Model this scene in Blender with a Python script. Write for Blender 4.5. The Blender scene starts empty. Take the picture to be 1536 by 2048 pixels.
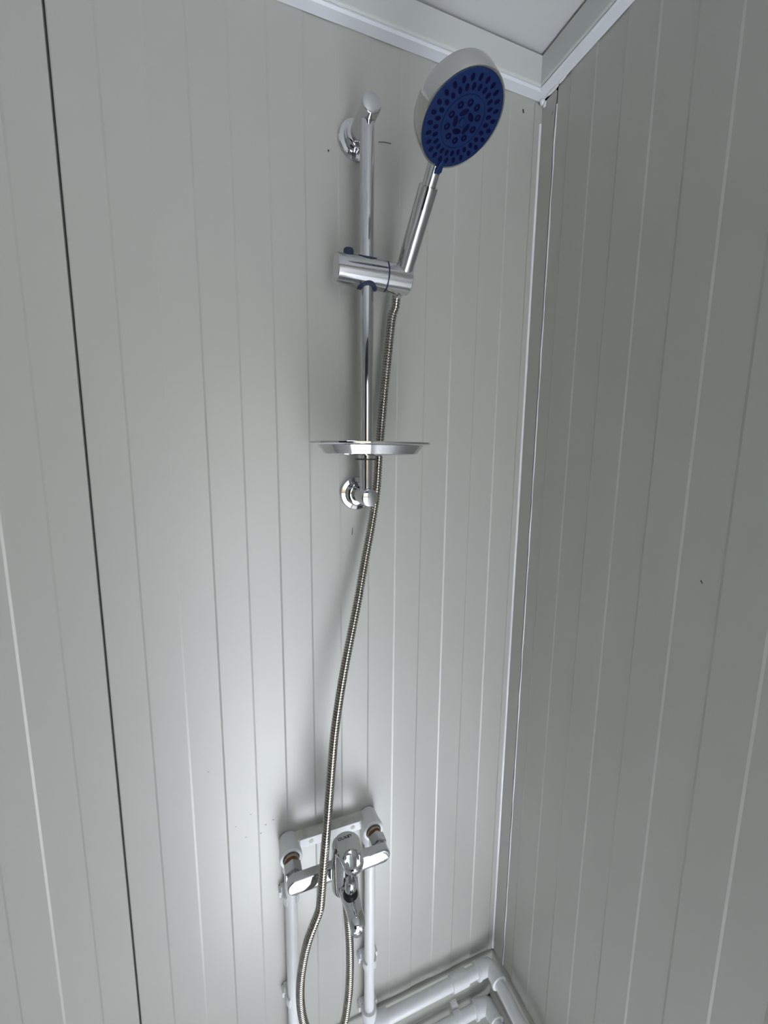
import bpy, bmesh, math, random
from mathutils import Vector, Matrix
random.seed(7)
PI = math.pi
S = bpy.context.scene
COL = S.collection

# ------------------------------------------------------------------ camera
# world: x along the shower wall, y = 0 is the shower wall face (room towards -y), z up, floor z = 0
RC = Matrix(((0.93488, 0.04281, -0.35237), (-0.35483, 0.13976, -0.92443), (0.00968, 0.98926, 0.14585)))
cam_d = bpy.data.cameras.new('camera')
cam = bpy.data.objects.new('camera', cam_d)
COL.objects.link(cam)
q = RC.to_quaternion(); q.normalize()
cam.matrix_world = Matrix.Translation((0, -0.66, 1.55)) @ q.to_matrix().to_4x4()
cam_d.sensor_fit = 'HORIZONTAL'; cam_d.sensor_width = 36.0
cam_d.lens = 818.22 / 1536 * 36
cam_d.clip_start = 0.01
S.camera = cam

# ------------------------------------------------------------------ world, sun, exposure
SUN_EL, SUN_AZ = 52.5, -6.0           # sun comes in through the doorway behind the camera
w = bpy.data.worlds.new('sky'); S.world = w; w.use_nodes = True
nt = w.node_tree; bg = nt.nodes['Background']
sky = nt.nodes.new('ShaderNodeTexSky'); sky.sky_type = 'NISHITA'
sky.sun_disc = False; sky.sun_elevation = math.radians(SUN_EL)
sky.sun_rotation = math.radians(180 + SUN_AZ); sky.altitude = 50; sky.air_density = 1.0; sky.dust_density = 2.0
nt.links.new(sky.outputs[0], bg.inputs[0]); bg.inputs[1].default_value = 0.35
sun_d = bpy.data.lights.new('sun', 'SUN'); sun = bpy.data.objects.new('sun', sun_d); COL.objects.link(sun)
sun_d.energy = 26; sun_d.angle = math.radians(0.6); sun_d.color = (0.94, 0.98, 1.08)
sun.rotation_euler = (math.radians(90 - SUN_EL), 0, math.radians(SUN_AZ))
sun.location = (0, -6, 7)
S.view_settings.view_transform = 'Standard'; S.view_settings.look = 'None'
S.view_settings.gamma = 1.0; S.view_settings.use_curve_mapping = False
S.view_settings.exposure = 0.1
S.cycles.use_denoising = True
S.cycles.max_bounces = 14; S.cycles.diffuse_bounces = 9; S.cycles.glossy_bounces = 6
S.cycles.caustics_reflective = True; S.cycles.blur_glossy = 0.5
S.cycles.sample_clamp_indirect = 6.0

# ------------------------------------------------------------------ materials
def mat(name, col, rough=0.5, metal=0.0, spec=0.5, var=0.0, vscale=8.0, bump=0.0, bscale=300.0, rvar=0.0, coat=0.0):
    m = bpy.data.materials.new(name); m.use_nodes = True
    n = m.node_tree; b = n.nodes['Principled BSDF']
    b.inputs['Base Color'].default_value = (*col, 1)
    b.inputs['Roughness'].default_value = rough; b.inputs['Metallic'].default_value = metal
    b.inputs['Specular IOR Level'].default_value = spec
    b.inputs['Coat Weight'].default_value = coat
    tc = n.nodes.new('ShaderNodeTexCoord')
    if var > 0:
        t = n.nodes.new('ShaderNodeTexNoise'); t.inputs['Scale'].default_value = vscale; t.inputs['Detail'].default_value = 4
        n.links.new(tc.outputs['Object'], t.inputs['Vector'])
        r = n.nodes.new('ShaderNodeMapRange'); r.inputs[1].default_value = .25; r.inputs[2].default_value = .75
        r.inputs[3].default_value = 1 - var; r.inputs[4].default_value = 1 + var
        n.links.new(t.outputs['Fac'], r.inputs[0])
        mx = n.nodes.new('ShaderNodeMix'); mx.data_type = 'RGBA'; mx.blend_type = 'MULTIPLY'; mx.inputs[0].default_value = 1
        mx.inputs[6].default_value = (*col, 1); n.links.new(r.outputs[0], mx.inputs[7])
        n.links.new(mx.outputs[2], b.inputs['Base Color'])
        if rvar > 0:
            r2 = n.nodes.new('ShaderNodeMapRange'); r2.inputs[1].default_value = .3; r2.inputs[2].default_value = .7
            r2.inputs[3].default_value = rough - rvar; r2.inputs[4].default_value = rough + rvar
            n.links.new(t.outputs['Fac'], r2.inputs[0]); n.links.new(r2.outputs[0], b.inputs['Roughness'])
    if bump > 0:
        t2 = n.nodes.new('ShaderNodeTexNoise'); t2.inputs['Scale'].default_value = bscale; t2.inputs['Detail'].default_value = 2
        n.links.new(tc.outputs['Object'], t2.inputs['Vector'])
        bp = n.nodes.new('ShaderNodeBump'); bp.inputs['Strength'].default_value = bump; bp.inputs['Distance'].default_value = .001
        n.links.new(t2.outputs['Fac'], bp.inputs['Height']); n.links.new(bp.outputs[0], b.inputs['Normal'])
    return m

M = {}
M['wall'] = mat('painted_steel', (0.43, 0.435, 0.396), rough=0.36, spec=1.0, var=0.012, vscale=3, bump=0.03, bscale=220)
M['core'] = mat('panel_core', (0.03, 0.03, 0.032), rough=0.9)
M['ceil'] = mat('ceiling_paint', (0.60, 0.61, 0.61), rough=0.5, var=0.01, vscale=4)
M['trim'] = mat('white_trim', (0.60, 0.615, 0.595), rough=0.38, var=0.01, vscale=9)
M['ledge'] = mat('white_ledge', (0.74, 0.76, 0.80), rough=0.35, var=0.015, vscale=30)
M['bead'] = mat('silicone_bead', (0.80, 0.81, 0.82), rough=0.22)
M['floor'] = mat('floor_vinyl', (0.75, 0.75, 0.75), rough=0.45, var=0.06, vscale=14)
M['ground'] = mat('concrete', (0.52, 0.51, 0.48), rough=0.85, var=0.12, vscale=5)
M['chrome'] = mat('chrome', (0.60, 0.61, 0.62), rough=0.05, metal=1, var=0.01, vscale=40)
M['chrome_head'] = mat('chrome_satin', (0.56, 0.55, 0.53), rough=0.09, metal=1, var=0.01, vscale=40)
M['steel'] = mat('stainless_hose', (0.44, 0.415, 0.38), rough=0.2, metal=1, var=0.08, vscale=60)
M['navy'] = mat('navy_plastic', (0.012, 0.026, 0.062), rough=0.4)
M['blue'] = mat('blue_plastic', (0.0045, 0.019, 0.085), rough=0.5, spec=0.25, var=0.03, vscale=30)
M['blue_dark'] = mat('blue_rubber', (0.001, 0.001, 0.030), rough=0.6, spec=0.12)
M['black'] = mat('black_rubber', (0.008, 0.008, 0.009), rough=0.5)
M['ppr'] = mat('white_plastic_pipe', (0.80, 0.81, 0.815), rough=0.33, var=0.02, vscale=18)
M['ppr_old'] = mat('grimy_white_plastic', (0.66, 0.645, 0.58), rough=0.5, var=0.22, vscale=55)
M['rust'] = mat('rusty_brass', (0.20, 0.075, 0.02), rough=0.6, var=0.5, vscale=160)
M['brass'] = mat('dull_brass', (0.42, 0.36, 0.28), rough=0.4, metal=0.8, var=0.2, vscale=90)
M['mark'] = mat('dark_mark', (0.06, 0.06, 0.06), rough=0.8)
M['far'] = mat('darkened_unseen_wall', (0.055, 0.05, 0.046), rough=0.45, var=0.1, vscale=6)  # unseen front wall, colour darkened to give the chrome dark reflections
M['door'] = mat('door_paint', (0.30, 0.31, 0.32), rough=0.4, var=0.02)

# ------------------------------------------------------------------ mesh helpers (all in world coordinates)
class MB:
    def __init__(s): s.v = []; s.f = []
    def add(s, v, f):
        o = len(s.v); s.v += [Vector(p) for p in v]; s.f += [tuple(i + o for i in q) for q in f]; return s
    def box(s, x0, x1, y0, y1, z0, z1):
        v = [(x, y, z) for x in (x0, x1) for y in (y0, y1) for z in (z0, z1)]
        return s.add(v, [(0, 1, 3, 2), (4, 6, 7, 5), (0, 4, 5, 1), (2, 3, 7, 6), (0, 2, 6, 4), (1, 5, 7, 3)])
    def loft(s, rings, cap0=True, cap1=True, closed=True):
        n = len(rings[0]); v = [p for r in rings for p in r]; f = []
        for i in range(len(rings) - 1):
            for j in range(n if closed else n - 1):
                k = (j + 1) % n
                f.append((i * n + j, i * n + k, (i + 1) * n + k, (i + 1) * n + j))
        if cap0: f.append(tuple(range(n - 1, -1, -1)))
        if cap1: f.append(tuple((len(rings) - 1) * n + j for j in range(n)))
        return s.add(v, f)
    def lathe(s, prof, origin, axis, seg=32, ref=None, sx=1.0, cap=True):
        a = Vector(axis).normalized(); o = Vector(origin)
        u = Vector(ref) if ref is not None else (Vector((0, 0, 1)) if abs(a.z) < .9 else Vector((1, 0, 0)))
        u = (u - a * u.dot(a)).normalized(); w_ = a.cross(u)
        rings = []
        for r, h in prof:
            r = max(r, 1e-5)
            rings.append([o + a * h + u * (r * sx * math.cos(2 * PI * k / seg)) + w_ * (r * math.sin(2 * PI * k / seg)) for k in range(seg)])
        return s.loft(rings, cap, cap)
    def tube(s, path, rad, seg=16, cap=True):
        P = [Vector(p) for p in path]; rings = []
        t0 = (P[1] - P[0]).normalized(); up = Vector((0, 0, 1)) if abs(t0.z) < .9 else Vector((0, -1, 0))
        nrm = (up - t0 * up.dot(t0)).normalized()
        for i, p in enumerate(P):
            t = (P[min(i + 1, len(P) - 1)] - P[max(i - 1, 0)]).normalized()
            nrm = (nrm - t * nrm.dot(t)).normalized(); b = t.cross(nrm)
            r = rad[i] if isinstance(rad, (list, tuple)) else rad
            rings.append([p + nrm * (r * math.cos(2 * PI * k / seg)) + b * (r * math.sin(2 * PI * k / seg)) for k in range(seg)])
        return s.loft(rings, cap, cap)
    def prism(s, poly, axis_vec, frame=None):
        """poly: list of 3-D points (planar), extruded by axis_vec"""
        a = Vector(axis_vec); n = len(poly); v = [Vector(p) for p in poly] + [Vector(p) + a for p in poly]
        f = [tuple(range(n - 1, -1, -1)), tuple(range(n, 2 * n))] + [(i, (i + 1) % n, n + (i + 1) % n, n + i) for i in range(n)]
        return s.add(v, f)

def wloc(o):
    l = Vector((0, 0, 0))
    while o is not None:
        l = l + o.location; o = o.parent
    return l

def obj(name, mb, m, parent=None, smooth=True, bevel=0.0, bseg=2, angle=35):
    bm = bmesh.new(); off = wloc(parent) if parent else Vector((0, 0, 0))
    vs = [bm.verts.new(p - off) for p in mb.v]
    for f in mb.f:
        try: bm.faces.new([vs[i] for i in f])
        except ValueError: pass
    bmesh.ops.remove_doubles(bm, verts=bm.verts, dist=1e-6)
    bmesh.ops.recalc_face_normals(bm, faces=bm.faces)
    if bevel > 0:
        es = [e for e in bm.edges if len(e.link_faces) == 2 and e.calc_face_angle(0) > math.radians(angle)]
        bmesh.ops.bevel(bm, geom=es, offset=bevel, segments=bseg, profile=.5, affect='EDGES', clamp_overlap=True)
    if smooth:
        for f in bm.faces: f.smooth = True
        for e in bm.edges:
            if len(e.link_faces) == 2 and e.calc_face_angle(0) > math.radians(32): e.smooth = False
    me = bpy.data.meshes.new(name); bm.to_mesh(me); bm.free()
    me.materials.append(M[m] if isinstance(m, str) else m)
    o = bpy.data.objects.new(name, me); COL.objects.link(o)
    if parent: o.parent = parent
    return o

def thing(name, label, cat, loc, group=None):
    o = bpy.data.objects.new(name, None); COL.objects.link(o); o.location = loc
    o.empty_display_size = .02
    o['label'] = label; o['category'] = cat
    if group: o['group'] = group
    return o

def struct(name, mb, m, label=None, **k):
    o = obj(name, mb, m, None, **k); o['kind'] = 'structure'
    if label: o['label'] = label
    return o

def copy_to(o, parent, loc, rot=None):
    c = o.copy(); COL.objects.link(c); c.parent = parent; c.location = loc
    if rot is not None: c.rotation_euler = rot
    return c

def crom(pts, step):
    P = [Vector(p) for p in pts]; P = [P[0] * 2 - P[1]] + P + [P[-1] * 2 - P[-2]]; out = []
    for i in range(1, len(P) - 2):
        p0, p1, p2, p3 = P[i - 1:i + 3]; n = 24
        for k in range(n):
            t = k / n
            out.append(.5 * ((2 * p1) + (p2 - p0) * t + (2 * p0 - 5 * p1 + 4 * p2 - p3) * t * t + (3 * p1 - p0 - 3 * p2 + p3) * t ** 3))
    out.append(P[-2])
    res = [out[0]]; acc = 0.0
    for a, b in zip(out[:-1], out[1:]):
        L = (b - a).length; d = step - acc
        while d <= L:
            res.append(a + (b - a) * (d / L)); d += step
        acc = L - (d - step)
    return res

# ------------------------------------------------------------------ room shell
XR = 0.538            # right wall face
XL = -1.3            # left wall face
YF = -1.95            # front wall face (doorway)
ZC = 2.206            # ceiling
SEAM = -0.1767

def rib_profile(a0, a1, lines, depth, fw):
    """2-D profile of a pressed panel: (coordinate, relief) stepping forward / back at each line"""
    pr = [(a0, 0 if lines and lines[0][1] > 0 else depth)]
    cur = pr[0][1]
    for c, s in lines:
        nx = depth if s > 0 else 0.0
        pr += [(c - fw / 2, cur), (c + fw / 2, nx)]; cur = nx
    pr.append((a1, cur))
    return pr

DEP, FW = 0.0008, 0.0030
wb = struct('wall_back', MB().box(XL - .05, XR + .05, 0.004, 0.06, 0, ZC + .05), 'core', 'back wall of the shower, grey painted steel panels', smooth=False)
def back_panel(x0, x1):
    ls = []
    k0 = math.ceil((x0 - SEAM) / .05 + .2); k = k0
    while SEAM + .05 * k < x1 - .012:
        ls.append((SEAM + .05 * k, 1 if k % 2 else -1)); k += 1
    pr = rib_profile(x0, x1, ls, DEP, FW)
    mb = MB(); front0 = [Vector((a, -d, 0.0)) for a, d in pr]; 
    pts = [Vector((x0, .004, 0))] + [Vector((x0, .0004, 0)), ] + front0[1:-1] + [Vector((x1, -pr[-1][1], 0)), Vector((x1, .004, 0))]
    pts[1] = Vector((x0, .0008, 0)); pts.insert(2, Vector((x0 + .0015, -pr[0][1], 0)))
    mb.loft([[p + Vector((0, 0, z)) for p in pts] for z in (0.0, 1.1, ZC - .002)], True, True)
    return mb
for a, b in ((SEAM + .0012, XR), (XL, SEAM - .0014)):
    obj('wall_panel', back_panel(a, b), 'wall', wb, smooth=False)

JOINT = -0.0365
wr = struct('wall_right', MB().box(XR + .004, XR + .06, YF - .1, 0.05, 0, ZC + .05), 'core', 'right wall of the shower, grey painted steel panels', smooth=False)
def right_panel(y0, y1):
    ls = []; k = 0
    while -0.0675 - .05 * k > y1 + .01:
        ls.append((-(-0.0675 - .05 * k), -1 if k % 2 else 1)); k += 1
    pr = rib_profile(-y0, -y1, ls, DEP, FW)
    pts = [Vector((XR + .004, y0, 0)), Vector((XR + .0012, y0, 0)), Vector((XR - pr[0][1], y0 - .002, 0))] + [Vector((XR - d, -a, 0)) for a, d in pr[1:]] + [Vector((XR + .004, y1, 0))]
    return MB().loft([[p + Vector((0, 0, z)) for p in pts] for z in (0.0, 1.1, ZC - .002)], True, True)
obj('wall_panel', right_panel(JOINT - .001, YF), 'wall', wr, smooth=False)
obj('sealant_bead', MB().tube([(XR - .0002 + .0004 * math.sin(i * 1.7), JOINT - .0016 + .0004 * math.sin(i * 2.3), .30 + i * (2.125 - .30) / 60) for i in range(61)], [.0012 + .0003 * math.sin(i * 1.1) for i in range(61)], 8), 'bead', wr)

struct('wall_left', MB().box(XL - .06, XL, YF - .1, 0.05, 0, ZC + .05), 'wall', smooth=False)
DX0, DX1, DZ = -0.25, 0.53, 2.0
wf = MB().box(XL - .06, DX0, YF - .1, YF, 0, ZC + .05).box(DX1, XR + .06, YF - .1, YF, 0, ZC + .05).box(DX0, DX1, YF - .1, YF, DZ, ZC + .05)
struct('wall_front', wf, 'far', smooth=False)
struct('floor', MB().box(XL - .06, XR + .06, YF - .1, .05, -.06, 0), 'floor', smooth=False)
struct('ceiling', MB().box(XL - .06, XR + .06, YF - .1, .05, ZC, ZC + .05), 'ceil', smooth=False)
struct('ground', MB().box(-14, 14, -16, YF - .1, -.12, -.03), 'ground', smooth=False)
# door frame and the leaf standing open outside
dr = struct('door_1', MB().box(DX0, DX0 + .03, YF - .11, YF + .012, 0, DZ).box(DX1 - .03, DX1, YF - .11, YF + .012, 0, DZ).box(DX0, DX1, YF - .11, YF + .012, DZ - .03, DZ), 'door', smooth=False)
lf = obj('door_leaf', MB().box(DX0 - .045, DX0 - .005, YF - .92, YF - .12, .01, DZ - .03), 'door', dr, smooth=False, bevel=.003)
obj('door_handle', MB().tube([(DX0 - .005, YF - .84, 1.0), (DX0 + .045, YF - .84, 1.0), (DX0 + .045, YF - .73, 1.0)], .009, 12), 'chrome', lf)

# cornice: ledge lit from below, upright face, dark gap to the ceiling
CO, CB, CT = 0.022, 2.1515, 2.2005
pr = [(0.0006, CB + .006), (CO - .002, CB + .006), (CO - .0004, CB + .008), (CO, CB + .0095), (CO, CT), (0.0006, CT)]
lg = [(0.0014, CB), (CO - .0045, CB + .0006), (CO - .0015, CB + .003), (CO - .003, CB + .0065), (0.0014, CB + .0065)]
for nm, a, b, lab in (('trim_1', lambda d, z: Vector((XL, -d, z)), lambda d, z: Vector((XR - d, -d, z)), 'back'), ('trim_2', lambda d, z: Vector((XR - d, -d, z)), lambda d, z: Vector((XR - d, YF, z)), 'right')):
    tr = struct(nm, MB().loft([[a(d, z) for d, z in pr], [b(d, z) for d, z in pr]]), 'trim', 'white cornice strip between ' + lab + ' wall and ceiling', smooth=False)
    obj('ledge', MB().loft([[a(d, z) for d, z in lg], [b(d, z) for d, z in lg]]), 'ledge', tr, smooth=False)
# corner angle: narrow leg on the back wall, wide leg on the right wall, silicone in the fold
ca = MB().loft([[Vector(p) + Vector((0, 0, z)) for p in ((XR - .015, .0, 0), (XR - .015, -.0016, 0), (XR - .0035, -.0020, 0), (XR - .0014, -.004, 0), (XR - .0012, JOINT + .0012, 0), (XR + .004, JOINT + .0012, 0), (XR + .004, .004, 0), (XR - .015, .002, 0))] for z in (.30, 1.2, CB - .004)])
t3 = struct('trim_3', ca, 'wall', 'folded steel corner angle between the two walls', smooth=False)
cb = []
for i in range(61):
    z = .30 + i * (2.118 - .30) / 60
    cb.append([Vector((XR - .0042 + .0002 * math.sin(i * .9), -.0020, z)), Vector((XR - .0029, -.0034, z)), Vector((XR - .0014, -.0042 - .0002 * math.sin(i * .7), z)), Vector((XR - .0008, -.0016, z))])
obj('sealant_bead', MB().loft(cb), 'bead', t3)
# torn sealant lumps in the top corner
def lump(p, r, sx, sy, sz):
    mb = MB(); rings = []
    for i in range(1, 8):
        th = PI * i / 8
        rings.append([Vector(p) + Vector((sx * r * math.sin(th) * math.cos(2 * PI * k / 12) * random.uniform(.8, 1.2), sy * r * math.sin(th) * math.sin(2 * PI * k / 12) * random.uniform(.8, 1.2), sz * r * math.cos(th))) for k in range(12)])
    return mb.loft(rings)
t2 = bpy.data.objects['trim_2']
for p, r, a, b, c in (((XR - .004, -.006, CB - .003), .005, .9, 1, .9), ((XR - .003, -.028, CB - .001), .004, .8, 3.4, .6), ((XR - .003, -.050, CB), .0034, .8, 2.6, .7), ((XR - .002, -.010, CB - .008), .003, .8, 1.2, 1.6)):
    obj('sealant_smear', lump(p, r, a, b, c), 'bead', t2)
# base strips behind the pipes
def base_strip(z0, z1, t): 
    return [(0, z0), (t, z0), (t, z1 - .002), (t - .002, z1), (0, z1)]
for nm, rng in (('baseboard_back', ((0.306, .393, .0075), (.18, .3045, .0075), (0.0, .274, .014))), ('baseboard_right', ((0.306, .393, .0075), (.18, .3045, .0075), (0.0, .274, .014)))):
    root = None
    for z0, z1, t in rng:
        p_ = base_strip(z0, z1, t)
        if nm == 'baseboard_back':
            mb = MB().loft([[Vector((x, -d, z)) for d, z in p_] for x in (XL, XR - .0001)])
        else:
            mb = MB().loft([[Vector((XR - d, y, z)) for d, z in p_] for y in (-.0, YF)])
        if root is None:
            root = struct(nm, mb, 'wall', 'low steel base strip running along the foot of the ' + ('back' if 'back' in nm else 'right') + ' wall', smooth=False)
        else:
            obj('lower_strip', mb, 'wall', root, smooth=False)
# scuffs and specks on the panels
pan = [o for o in wb.children][0]
def mark(pts, r, par):
    obj('scuff_mark', MB().tube(pts, r, 6), 'mark', par)
for pts, r in (([(.2362, -.0012, 2.0173), (.2452, -.0014, 2.0193), (.2567, -.0012, 2.0202)], .0005), ([(.1940, -.0010, 1.421), (.1936, -.0012, 1.414), (.1931, -.0010, 1.409)], .0005), ([(.4984, -.0010, 2.1314), (.4998, -.0010, 2.1264)], .0013), ([(.1580, -.0010, 1.9878), (.1586, -.0010, 1.9862)], .0011)):
    mark(pts, r, pan)
for x, z in ((.0341, .9019), (.047, .9073), (.0252, .8871), (-.0147, .9144), (.0102, .930), (.0005, .8893), (-.0521, 1.0301)):
    a = random.uniform(-.4, .9)
    mark([(x, -.0008, z), (x + .003 * math.cos(a), -.0008, z + .003 * math.sin(a))], .00028, pan)
rpan = wr.children[0]
for p, q_, r in (((-.0311, 2.1191), (-.0292, 2.1144), .0006), ((-.3453, 1.3973), (-.3474, 1.3942), .0006)):
    mark([(XR - .0010, *p), (XR - .0010, *q_)], r, rpan)

# ------------------------------------------------------------------ slide rail with brackets and slider
RX, RY = 0.200, -0.056
ZT, ZB = 2.009, 1.4805
rail = thing('slide_rail', 'vertical chrome shower rail fixed to the wall by two round brackets', 'rail', (RX, 0, ZB))
obj('rail', MB().lathe([(.0100, 0), (.0100, ZT - ZB)], (RX, RY, ZB), (0, 0, 1), 40), 'chrome', rail)
for z in (ZT, ZB):
    br = obj('bracket', MB().lathe([(.0135, .006), (.0135, .0735), (.0130, .0752), (.0120, .0758), (.0001, .0758)], (RX, 0, z), (0, -1, 0), 40), 'chrome', rail)
    obj('flange', MB().lathe([(.0275, -.0005), (.0282, .002), (.0280, .0055), (.0265, .0075), (.0205, .0085), (.0203, .0135), (.0185, .0150), (.0183, .0185), (.0165, .0195), (.0136, .0200)], (RX, 0, z), (0, -1, 0), 48), 'chrome', br)
SZ, SR = 1.8045, 0.0205
X0, X1, X2, X3 = .1535, .2262, .2286, .2655
sl = obj('slider', MB().lathe([(SR - .0012, 0), (SR, .0012), (SR, X1 - X0)], (X0, RY, SZ), (1, 0, 0), 48), 'chrome', rail)
obj('swivel_ring', MB().lathe([(SR - .0006, -.0005), (SR - .0006, X2 - X1 + .0005)], (X1, RY, SZ), (1, 0, 0), 48), 'navy', sl)
hold = obj('handset_holder', MB().lathe([(SR, 0), (SR, X3 - X2 - .0012), (SR - .0012, X3 - X2)], (X2, RY, SZ), (1, 0, 0), 48), 'chrome', sl)
obj('clamp_button', MB().lathe([(.0072, 0), (.0074, .0085), (.0066, .0102), (.0001, .0104)], (.1725, RY - .001, SZ + SR - .003), (0, 0, 1), 24), 'navy', sl)
# saddle gaskets where the rail passes through
def saddle(top):
    mb = MB(); n = 40; rings = []
    sg = 1 if top else -1
    def surf(x, y, lift): 
        yy = max(-SR + 1e-4, min(SR - 1e-4, y - RY)); return Vector((x, y, SZ + sg * (math.sqrt((SR + lift) ** 2 - yy * yy))))
    for k in range(n):
        a = 2 * PI * k / n; c, s_ = math.cos(a), math.sin(a)
        ri, ro = .0103, .0148
        rings.append([surf(RX + ri * c, RY + ri * s_, -.002), surf(RX + ri * c, RY + ri * s_, .0014), surf(RX + ro * c, RY + ro * s_, .0012), surf(RX + ro * c, RY + ro * s_, -.002)])
    rings.append(rings[0])
    return mb.loft(rings, False, False)
obj('rail_gasket', saddle(True), 'navy', sl); obj('rail_gasket', saddle(False), 'navy', sl)

# ------------------------------------------------------------------ hand shower
B = Vector((.2546, -.056, 1.8039)); HC = Vector((.2647, -.2009, 1.9215)); HN = Vector((.1997, -.4175, -.8865)).normalized()
AX = (HC - HN * .028 - B).normalized()
hs = thing('hand_shower', 'chrome hand shower with a round blue spray face, resting in the slider holder', 'hand shower', B)
obj('handle', MB().lathe([(.0098, -.012), (.0102, .004), (.0110, .0120), (.0128, .0145), (.0128, .06), (.0127, .1145), (.0122, .1165), (.0105, .1168), (.0092, .1165)], B, AX, 40), 'chrome', hs)
obj('socket_shade_ring', MB().lathe([(.0100, .0065), (.0122, .0065), (.0122, .0115), (.0100, .0115)], B, AX, 32), 'black', hs)  # black ring stands in for the shade inside the holder opening
obj('neck', MB().lathe([(.0092, .112), (.0092, .165)], B, AX, 32), 'chrome', hs)
UU = (AX - HN * AX.dot(HN)).normalized(); VV = HN.cross(UU).normalized()
head = obj('head', MB().lathe([(.0484, .0006), (.0500, .0010), (.0508, -.0006), (.0506, -.018), (.0496, -.0235), (.0465, -.0270), (.036, -.0300), (.02, -.0315), (.0001, -.032)], HC, HN, 96, ref=UU, cap=False), 'chrome_head', hs)
RB = .0484
face = obj('spray_face', MB().lathe([(RB, -.002), (RB, .0008), (RB - .0006, .0013), (.0270, .0016), (.0266, .0007), (.0258, .0007), (.0254, .0017), (.0050, .0021), (.0047, .0014), (.0043, .0014), (.0040, .0026), (.0001, .0027)], HC, HN, 96, ref=UU, cap=False), 'blue', hs)
def disc_mesh(a, b, h, hole=False):
    mb = MB(); n = 14
    rings = []
    for s_, z in ((1, -.0006), (1, h * .75), (.8, h)):
        rings.append([Vector((a * s_ * math.cos(2 * PI * k / n), b * s_ * math.sin(2 * PI * k / n), z)) for k in range(n)])
    if hole: rings += [[Vector((p.x * .45, p.y * .45, h)) for p in rings[1]], [Vector((p.x * .42, p.y * .42, h - .0009)) for p in rings[1]]]
    return mb.loft(rings)
def nozzle_set(nm, mb, items, m):
    first = None
    for r, a, tilt in items:
        p = HC + (UU * math.cos(a) + VV * math.sin(a)) * r + HN * .0012
        rad = (UU * math.cos(a + tilt) + VV * math.sin(a + tilt)); tan = HN.cross(rad)
        mw = Matrix((rad, tan, HN)).transposed()
        if first is None:
            bmz = MB(); bmz.v = mb.v; bmz.f = mb.f
            first = obj(nm, bmz, m, None); o = first
        else:
            o = first.copy(); COL.objects.link(o)
        o.parent = face; o.location = p - wloc(face); o.rotation_mode = 'QUATERNION'; o.rotation_quaternion = mw.to_quaternion()
NO = 26
nozzle_set('spray_nozzle', disc_mesh(.0034, .0023, .0007), [(RB * .84, 2 * PI * (k + .5) / NO, 0) for k in range(NO)] + [(RB * .675, 2 * PI * k / NO, 0) for k in range(NO)], 'blue_dark')
nozzle_set('jet_nozzle', disc_mesh(.0036, .0036, .0014, True), [(RB * .385, 2 * PI * (k + .2) / 10, 0) for k in range(10)], 'blue_dark')
nozzle_set('mist_slot', disc_mesh(.0028, .0056, .0017), [(RB * .2, 2 * PI * (k + .35) / 5, .25) for k in range(5)], 'blue_dark')
# spray selector lever under the rim
lv = MB(); o_ = HC - UU * .0405; 
def tabring(d, wd, th, h): 
    c = o_ - UU * d + HN * h
    return [c + VV * wd + HN * th, c - VV * wd + HN * th, c - VV * wd - HN * th, c + VV * wd - HN * th]
lv.loft([tabring(0, .0015, .0005, .002), tabring(.004, .0034, .0014, .0025), tabring(.012, .0044, .0028, .0022), tabring(.0185, .0040, .0026, -.0005), tabring(.0225, .0028, .0016, -.0030)])
obj('selector_lever', lv, 'blue', hs, bevel=.0006)

# ------------------------------------------------------------------ soap dish
DZ0 = 1.5625
dish = thing('soap_dish', 'shallow oval chrome soap dish clipped on the shower rail', 'soap dish', (RX, RY, DZ0))
DC = Vector((.1965, -.088, 0)); A_, B_ = .0895, .058
def oval(a, b, z, n=72, dy=0.0, e=2.4):
    out = []
    for k in range(n):
        t = 2 * PI * k / n; c, s_ = math.cos(t), math.sin(t)
        out.append(Vector((DC.x + a * math.copysign(abs(c) ** (2 / e), c), DC.y + dy + b * math.copysign(abs(s_) ** (2 / e), s_), z)))
    return out
dz = DZ0
obj('tray', MB().loft([oval(A_ - .004, B_ - .004, dz + .0008), oval(A_ - .0008, B_ - .0008, dz + .0012), oval(A_, B_, dz + .0006), oval(A_, B_, dz - .0014), oval(A_ - .001, B_ - .001, dz - .0022), oval(A_ - .010, B_ - .009, dz - .0036), oval(.070, .042, dz - .0155), oval(.064, .037, dz - .0172), oval(.002, .002, dz - .0185),
     oval(.002, .002, dz - .0165), oval(.063, .036, dz - .0150), oval(.069, .041, dz - .0135), oval(A_ - .0105, B_ - .0095, dz - .0012), oval(A_ - .004, B_ - .004, dz + .0008)], False, False), 'chrome', dish)
obj('clip', MB().lathe([(.0102, -.0235), (.0128, -.0235), (.0128, .0010), (.0102, .0010)], (RX, RY, dz), (0, 0, 1), 36), 'chrome', dish)
for h in (-.0252, .0008):
    obj('clip_gasket', MB().lathe([(.0101, 0), (.0168, 0), (.0168, .0020), (.0101, .0020)], (RX, RY, dz + h), (0, 0, 1), 36), 'black', dish)

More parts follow.
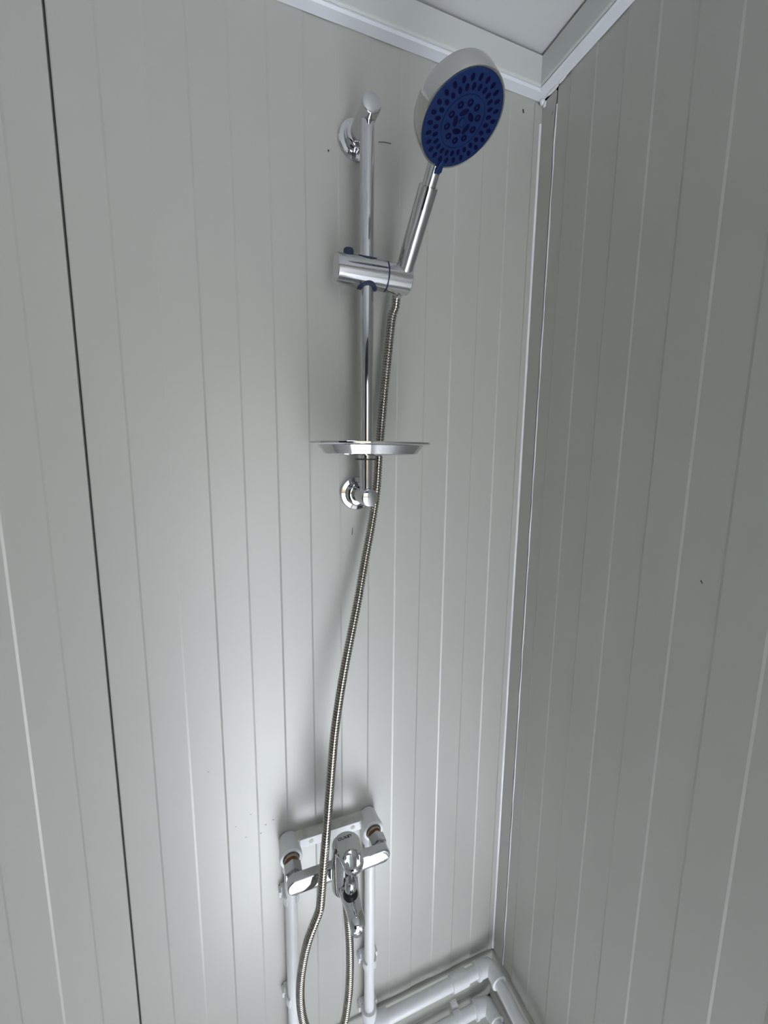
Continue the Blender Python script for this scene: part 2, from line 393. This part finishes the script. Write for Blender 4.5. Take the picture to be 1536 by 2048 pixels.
# ------------------------------------------------------------------ hose
hp = [B - AX * .012, B - AX * .026, (.2545, -.0335, 1.7740), (.2522, -.0305, 1.7650), (.2496, -.0295, 1.7520), (.2436, -.0295, 1.6936), (.237, -.0305, 1.6316), (.229, -.0335, 1.5446), (.2240, -.035, 1.48), (.2134, -.039, 1.4233), (.2002, -.046, 1.3675), (.1855, -.055, 1.3047), (.1655, -.066, 1.2277), (.1515, -.074, 1.1663), (.14, -.082, 1.1049), (.1319, -.09, 1.0431), (.1234, -.099, .9737), (.1176, -.105, .9276), (.1119, -.11, .8805), (.1085, -.112, .8474), (.1056, -.113, .8300), (.0976, -.113, .8105), (.0867, -.113, .7818), (.0793, -.111, .7466), (.0740, -.109, .7028), (.0738, -.107, .6553), (.0794, -.105, .6103), (.0920, -.102, .565), (.1100, -.099, .538), (.1300, -.0965, .533), (.1485, -.095, .5528), (.1569, -.095, .5999), (.1605, -.094, .6489), (.1608, -.0935, .7089), (.1580, -.093, .765), (.1545, -.0925, .812)]
hose = thing('shower_hose', 'ribbed stainless steel shower hose hanging from the hand shower and looping up to the mixer', 'hose', (.1230, -.097, .526))
PITCH = .0042
path = crom(hp, PITCH / 6)
rad = [(.0069, .0071, .0071, .0069, .0054, .0054)[i % 6] for i in range(len(path))]
obj('ribbed_sleeve', MB().tube(path, rad, 18), 'steel', hose)
obj('hose_nut', MB().lathe([(.0075, 0), (.0092, .002), (.0092, .013), (.0105, .014), (.0105, .020), (.0085, .021)], Vector(hp[-1]) - Vector((0, 0, .002)), (0, 0, 1), 24), 'chrome', hose)
obj('hose_cone', MB().lathe([(.0072, 0), (.0088, .004), (.0092, .012)], Vector(hp[1]) + AX * .002, AX, 24), 'chrome', hose)

# ------------------------------------------------------------------ mounting fitting for the mixer
PXL, PXR, PY, MZ = .0728, .2216, -.0215, .860
PH = -.032
fit = thing('mixer_wall_fitting', 'white plastic double wall fitting with two elbows behind the mixer', 'pipe fitting', (.148, 0, .82))
pl = obj('plate', MB().box(PXL, PXR, -.0205, .0, .852, .8705), 'ppr_old', fit, smooth=False, bevel=.001)
obj('plate_face', MB().box(PXL + .018, PXR - .018, -.0215, -.0200, .8525, .8700), 'ppr', pl, smooth=False, bevel=.0004)
for x in (PXL + .038, PXR - .034):
    obj('screw_hole', MB().lathe([(.0042, 0), (.0042, .0004), (.0036, .0006), (.0001, .0005)], (x, -.0213, .862), (0, -1, 0), 18), 'ppr_old', pl)
for x in (PXL, PXR):
    el = obj('elbow', MB().lathe([(.0140, 0), (.0165, .0025), (.0172, .010), (.0176, .022), (.0186, .028), (.0192, .032), (.0192, .0395), (.0180, .041), (.0142, .041), (.0138, .036), (.0001, .036)], (x, 0, MZ), (0, -1, 0), 40), 'ppr', fit)
    obj('socket', MB().lathe([(.0135, 0), (.0150, .0015), (.0155, .020), (.0155, .045)], (x, PY, .822), (0, 0, 1), 36), 'ppr', el)
    obj('gap_ring', MB().lathe([(.0142, .0358), (.0142, .0372), (.0126, .0372), (.0126, .0358)], (x, 0, MZ), (0, -1, 0), 28), 'black', el)
    obj('nipple_collar', MB().lathe([(.0126, .0355), (.0126, .0455), (.0118, .0462), (.0110, .0462)], (x, 0, MZ), (0, -1, 0), 28), 'brass', el)
    obj('thread', MB().lathe([(.0112, .044), (.0116, .047), (.0110, .0485), (.0116, .050), (.0110, .0515), (.0112, .056)], (x, 0, MZ), (0, -1, 0), 28), 'rust', el)

# ------------------------------------------------------------------ mixer
MX = .1490
mix = thing('bath_mixer', 'chrome single-lever bath mixer with spout and loop handle', 'mixer tap', (MX, -.09, .84))
for x in (PXL, PXR):
    n_ = MB(); hexr = .0158
    n_.lathe([(hexr - .0012, .0525), (hexr, .054), (hexr, .0700), (hexr - .001, .0713), (.0118, .0716), (.0118, .078)], (x, 0, MZ - .001), (0, -1, 0), 6)
    obj('union_nut', n_, 'chrome', mix, smooth=False, bevel=.0006)
def arm(side):
    xe = PXL if side < 0 else PXR; r = .0130; zc = MZ; pts = []
    for k in range(17):
        a = PI / 2 + PI * k / 16
        pts.append(Vector((xe - side * -1 * 0 + (r * math.cos(a)) * (1 if side < 0 else -1), -.0755, zc + r * math.sin(a))))
    pts += [Vector((MX - side * -1 * .0 + (0.004 * side), -.0755, zc - r)), Vector((MX + .004 * side, -.0755, zc + r))]
    return MB().prism(pts, (0, -.0165, 0))
for sd in (-1, 1):
    obj('arm', arm(sd), 'chrome', mix, bevel=.0022, bseg=3)
BY = -.1035
obj('body', MB().lathe([(.0150, 0), (.0205, .004), (.0215, .014), (.0212, .030), (.0205, .064), (.0195, .074), (.0195, .080)], (MX, BY, .844), (0, 0, 1), 48), 'chrome', mix)
# spout: loft of rounded sections running straight out from the wall
def sec(y, wd, zt, zb, ridge=.0, cx=MX + .0025, e=3.2, n=28):
    out = []; zc = (zt + zb) / 2; hh = (zt - zb) / 2
    for k in range(n):
        t = 2 * PI * k / n; c, s_ = math.cos(t), math.sin(t)
        x = wd * math.copysign(abs(c) ** (2 / e), c); z = hh * math.copysign(abs(s_) ** (2 / e), s_)
        if s_ > 0: z += ridge * (1 - abs(x) / wd)
        out.append(Vector((cx + x, y, zc + z)))
    return out
sp = MB().loft([sec(-.099, .0195, .875, .846), sec(-.112, .0185, .873, .846, .001), sec(-.127, .0150, .870, .847, .0015), sec(-.142, .0130, .868, .848, .002), sec(-.157, .0122, .866, .848, .002), sec(-.167, .0120, .8645, .847, .0015), sec(-.173, .0106, .863, .8465, .001), sec(-.1765, .0078, .861, .847, .0), sec(-.178, .0035, .859, .849, .0)])
obj('spout', sp, 'chrome', mix)
obj('aerator', MB().lathe([(.0092, 0), (.0098, .001), (.0098, .010)], (MX + .0025, -.1655, .8375), (0, 0, 1), 28), 'chrome', mix)
dv = obj('diverter', MB().lathe([(.0115, 0), (.0115, .002), (.0105, .004), (.0100, .006), (.0070, .0085), (.0070, .012)], (MX + .001, -.1365, .868), (0, 0, 1), 28), 'black', mix)
obj('diverter_knob', MB().lathe([(.0062, .009), (.0086, .0095), (.0092, .012), (.0088, .024), (.0080, .0265), (.0066, .0275), (.0001, .0275)], (MX + .001, -.1365, .868), (0, 0, 1), 28), 'chrome', dv)
obj('outlet', MB().lathe([(.0098, 0), (.0108, .001), (.0108, .022)], (.1540, -.0925, .828), (0, 0, 1), 24), 'chrome', mix)
# loop lever
def lever():
    n = 64; LZ0, LZ1 = .917, .929
    c1, r1 = Vector((0, 0)), .0215; c2, r2 = Vector((0, -.0365)), .0165
    def outer(a, g):
        d = Vector((math.cos(a), math.sin(a)))
        # support of the hull of two circles along direction: march radially from hull centre
        ctr = Vector((0, -.018)); lo, hi = 0, .08
        for _ in range(40):
            m_ = (lo + hi) / 2; p = ctr + d * m_
            t = max(0, min(1, (p - c1).dot(c2 - c1) / (c2 - c1).length_squared))
            if (p - (c1 + (c2 - c1) * t)).length < (r1 + (r2 - r1) * t) + g: lo = m_
            else: hi = m_
        return ctr + d * lo
    def inner(a, g):
        return Vector(((.0122 + g) * math.cos(a), -.0325 + (.0155 + g) * math.sin(a)))
    rows = []
    tilt = .10
    def P3(p, z): return Vector((MX + .004 + p.x, BY - .001 + p.y, z + (-p.y) * tilt))
    for f, z in ((lambda a: inner(a, 0.0), LZ0), (lambda a: outer(a, -.0035), LZ0 - .001), (lambda a: outer(a, -.0008), LZ0 + .003), (lambda a: outer(a, 0), LZ1 - .002), (lambda a: outer(a, -.0015), LZ1 + .0002), (lambda a: outer(a, -.004), LZ1 + .0006), (lambda a: inner(a, .0022), LZ1 + .0002), (lambda a: inner(a, .0004), LZ1 - .002), (lambda a: inner(a, 0.0), LZ0)):
        rows.append([P3(f(2 * PI * k / n), z) for k in range(n)])
    return MB().loft(rows, False, False)
lvr = obj('lever', lever(), 'chrome', mix)
txt = bpy.data.curves.new('lever_lettering', 'FONT'); txt.body = 'OUKEY'; txt.size = .0074; txt.extrude = .0002; txt.align_x = 'CENTER'
to = bpy.data.objects.new('lever_lettering_src', txt); COL.objects.link(to)
dg = bpy.context.evaluated_depsgraph_get(); tm = bpy.data.meshes.new_from_object(to.evaluated_get(dg)); bpy.data.objects.remove(to)
tm.name = 'lever_lettering'; tm.materials.clear(); tm.materials.append(M['mark'])
lt = bpy.data.objects.new('lever_lettering', tm); COL.objects.link(lt); lt.parent = lvr
lt.location = Vector((MX + .0035, BY + .005, .9291)) - wloc(lvr); lt.rotation_euler = (-.10, 0, .05)

# ------------------------------------------------------------------ water pipes
RR, RH = .0103, .0118
ZU, ZL_ = .4033, .2960
XC = XR - .032
def hrun(parent, z, xs, corner=True, coup=None):
    obj('pipe', MB().lathe([(RH, 0), (RH, XC - .016 - xs)], (xs, PH, z), (1, 0, 0), 32), 'ppr', parent)
    # corner elbow
    e = MB().tube([(XC - .036, PH, z), (XC - .014, PH, z), (XC - .006, PH - .0015, z), (XC - .0015, PH - .006, z), (XC, PH - .014, z), (XC, PH - .036, z)], .0158, 32)
    e.lathe([(.0158, 0), (.0172, .0008), (.0172, .006), (.0158, .007)], (XC - .0365, PH, z), (1, 0, 0), 32)
    e.lathe([(.0158, 0), (.0172, .0008), (.0172, .006), (.0158, .007)], (XC, PH - .0365, z), (0, 1, 0), 32)
    obj('corner_elbow', e, 'ppr', parent)
    obj('pipe', MB().lathe([(RH, 0), (RH, 1.2)], (XC, PH - .03, z), (0, -1, 0), 32), 'ppr', parent)
    if coup:
        obj('coupling', MB().lathe([(.0135, 0), (.0150, .0008), (.0150, coup[1] - coup[0] - .0008), (.0135, coup[1] - coup[0])], (coup[0], PH, z), (1, 0, 0), 32), 'ppr', parent)
pr_ = thing('water_pipe', 'white plastic pipe from the mixer elbow nearer the corner, turning along both walls', 'pipe', (PXR, PY, ZU), 'white water pipes')
obj('riser', MB().lathe([(RR, 0), (RR, MZ - .03 - ZU)], (PXR, PY, ZU + .01), (0, 0, 1), 32), 'ppr', pr_)
eb = MB().tube([(PXR, PY, ZU + .030), (PXR, PY, ZU + .012), (PXR + .001, PY, ZU + .006), (PXR + .006, PY, ZU + .001), (PXR + .013, (PY + PH) / 2, ZU), (PXR + .024, PH, ZU), (PXR + .036, PH, ZU)], .0152, 32)
obj('bottom_elbow', eb, 'ppr', pr_)
hrun(pr_, ZU, PXR + .02, coup=(.4065, .4455))
pl_ = thing('water_pipe', 'white plastic pipe dropping behind the hose loop and running below the other pipe', 'pipe', (PXL, PY, ZL_), 'white water pipes')
obj('riser', MB().lathe([(RR + .0007, 0), (RR + .0007, MZ - .03 - ZL_)], (PXL, PY, ZL_ + .01), (0, 0, 1), 32), 'ppr', pl_)
obj('bottom_elbow', MB().tube([(PXL, PY, ZL_ + .030), (PXL, PY, ZL_ + .012), (PXL + .001, PY, ZL_ + .006), (PXL + .006, PY, ZL_ + .001), (PXL + .013, (PY + PH) / 2, ZL_), (PXL + .024, PH, ZL_), (PXL + .036, PH, ZL_)], .0152, 32), 'ppr', pl_)
hrun(pl_, ZL_, PXL + .02)

# pipe clips: C-shaped clip on a small wall block
def clip_mesh(pr0):
    n = 18; prof = []
    ro, ri = pr0 + .0036, pr0 + .0002
    a0, a1 = math.radians(-52), math.radians(232)
    for k in range(n + 1):
        a = a0 + (a1 - a0) * k / n; prof.append((ro * math.cos(a), ro * math.sin(a)))
    for k in range(n + 1):
        a = a1 + (a0 - a1) * k / n; prof.append((ri * math.cos(a), ri * math.sin(a)))
    return prof
def pipe_clip(pos, axis, label, r0):
    """axis 'z' : riser on the back wall, 'x' : level pipe on the back wall"""
    c = thing('pipe_clip', label, 'pipe clip', (pos[0], 0, pos[2]), 'white pipe clips')
    H = .016; pf = clip_mesh(r0); m = MB()
    if axis == 'z':
        m.prism([Vector((pos[0] + u, PY + v, pos[2] - H / 2)) for u, v in pf], (0, 0, H))
        b = MB().box(pos[0] - .0165, pos[0] + .0165, PY + r0 + .001, 0, pos[2] - .008, pos[2] + .008)
        lips = [MB().box(pos[0] + d - .0018, pos[0] + d + .0018, -.014, -.001, pos[2] - .007, pos[2] + .004) for d in (-.0178, .0178)]
    else:
        m.prism([Vector((pos[0] - H / 2, PH + v, pos[2] + u)) for u, v in pf], (H, 0, 0))
        b = MB().box(pos[0] - .008, pos[0] + .008, PH + r0 + .001, -.002, pos[2] - .0165, pos[2] + .0165)
        lips = [MB().box(pos[0] - .004, pos[0] + .007, -.014, -.002, pos[2] + .0160, pos[2] + .0195)]
    obj('jaw', m, 'ppr', c, smooth=False, bevel=.0005)
    obj('wall_block', b, 'ppr', c, smooth=False, bevel=.0008)
    for l_ in lips: obj('slide_lip', l_, 'ppr', c, smooth=False, bevel=.0005)
pipe_clip((PXL, 0, .765), 'z', 'white plastic pipe clip just under the mixer arm on the pipe behind the hose loop', RR + .0007)
pipe_clip((PXL, 0, .546), 'z', 'white plastic pipe clip low down beside the bottom of the hose loop', RR + .0007)
pipe_clip((PXR, 0, .546), 'z', 'white plastic pipe clip below the spout tip on the pipe nearer the corner', RR)
pipe_clip((PXR, 0, .426), 'z', 'white plastic pipe clip just above the bottom elbow of the riser nearer the corner', RR)
pipe_clip((.428, 0, ZL_), 'x', 'white plastic pipe clip on the lower level pipe close to its corner elbow', RH)
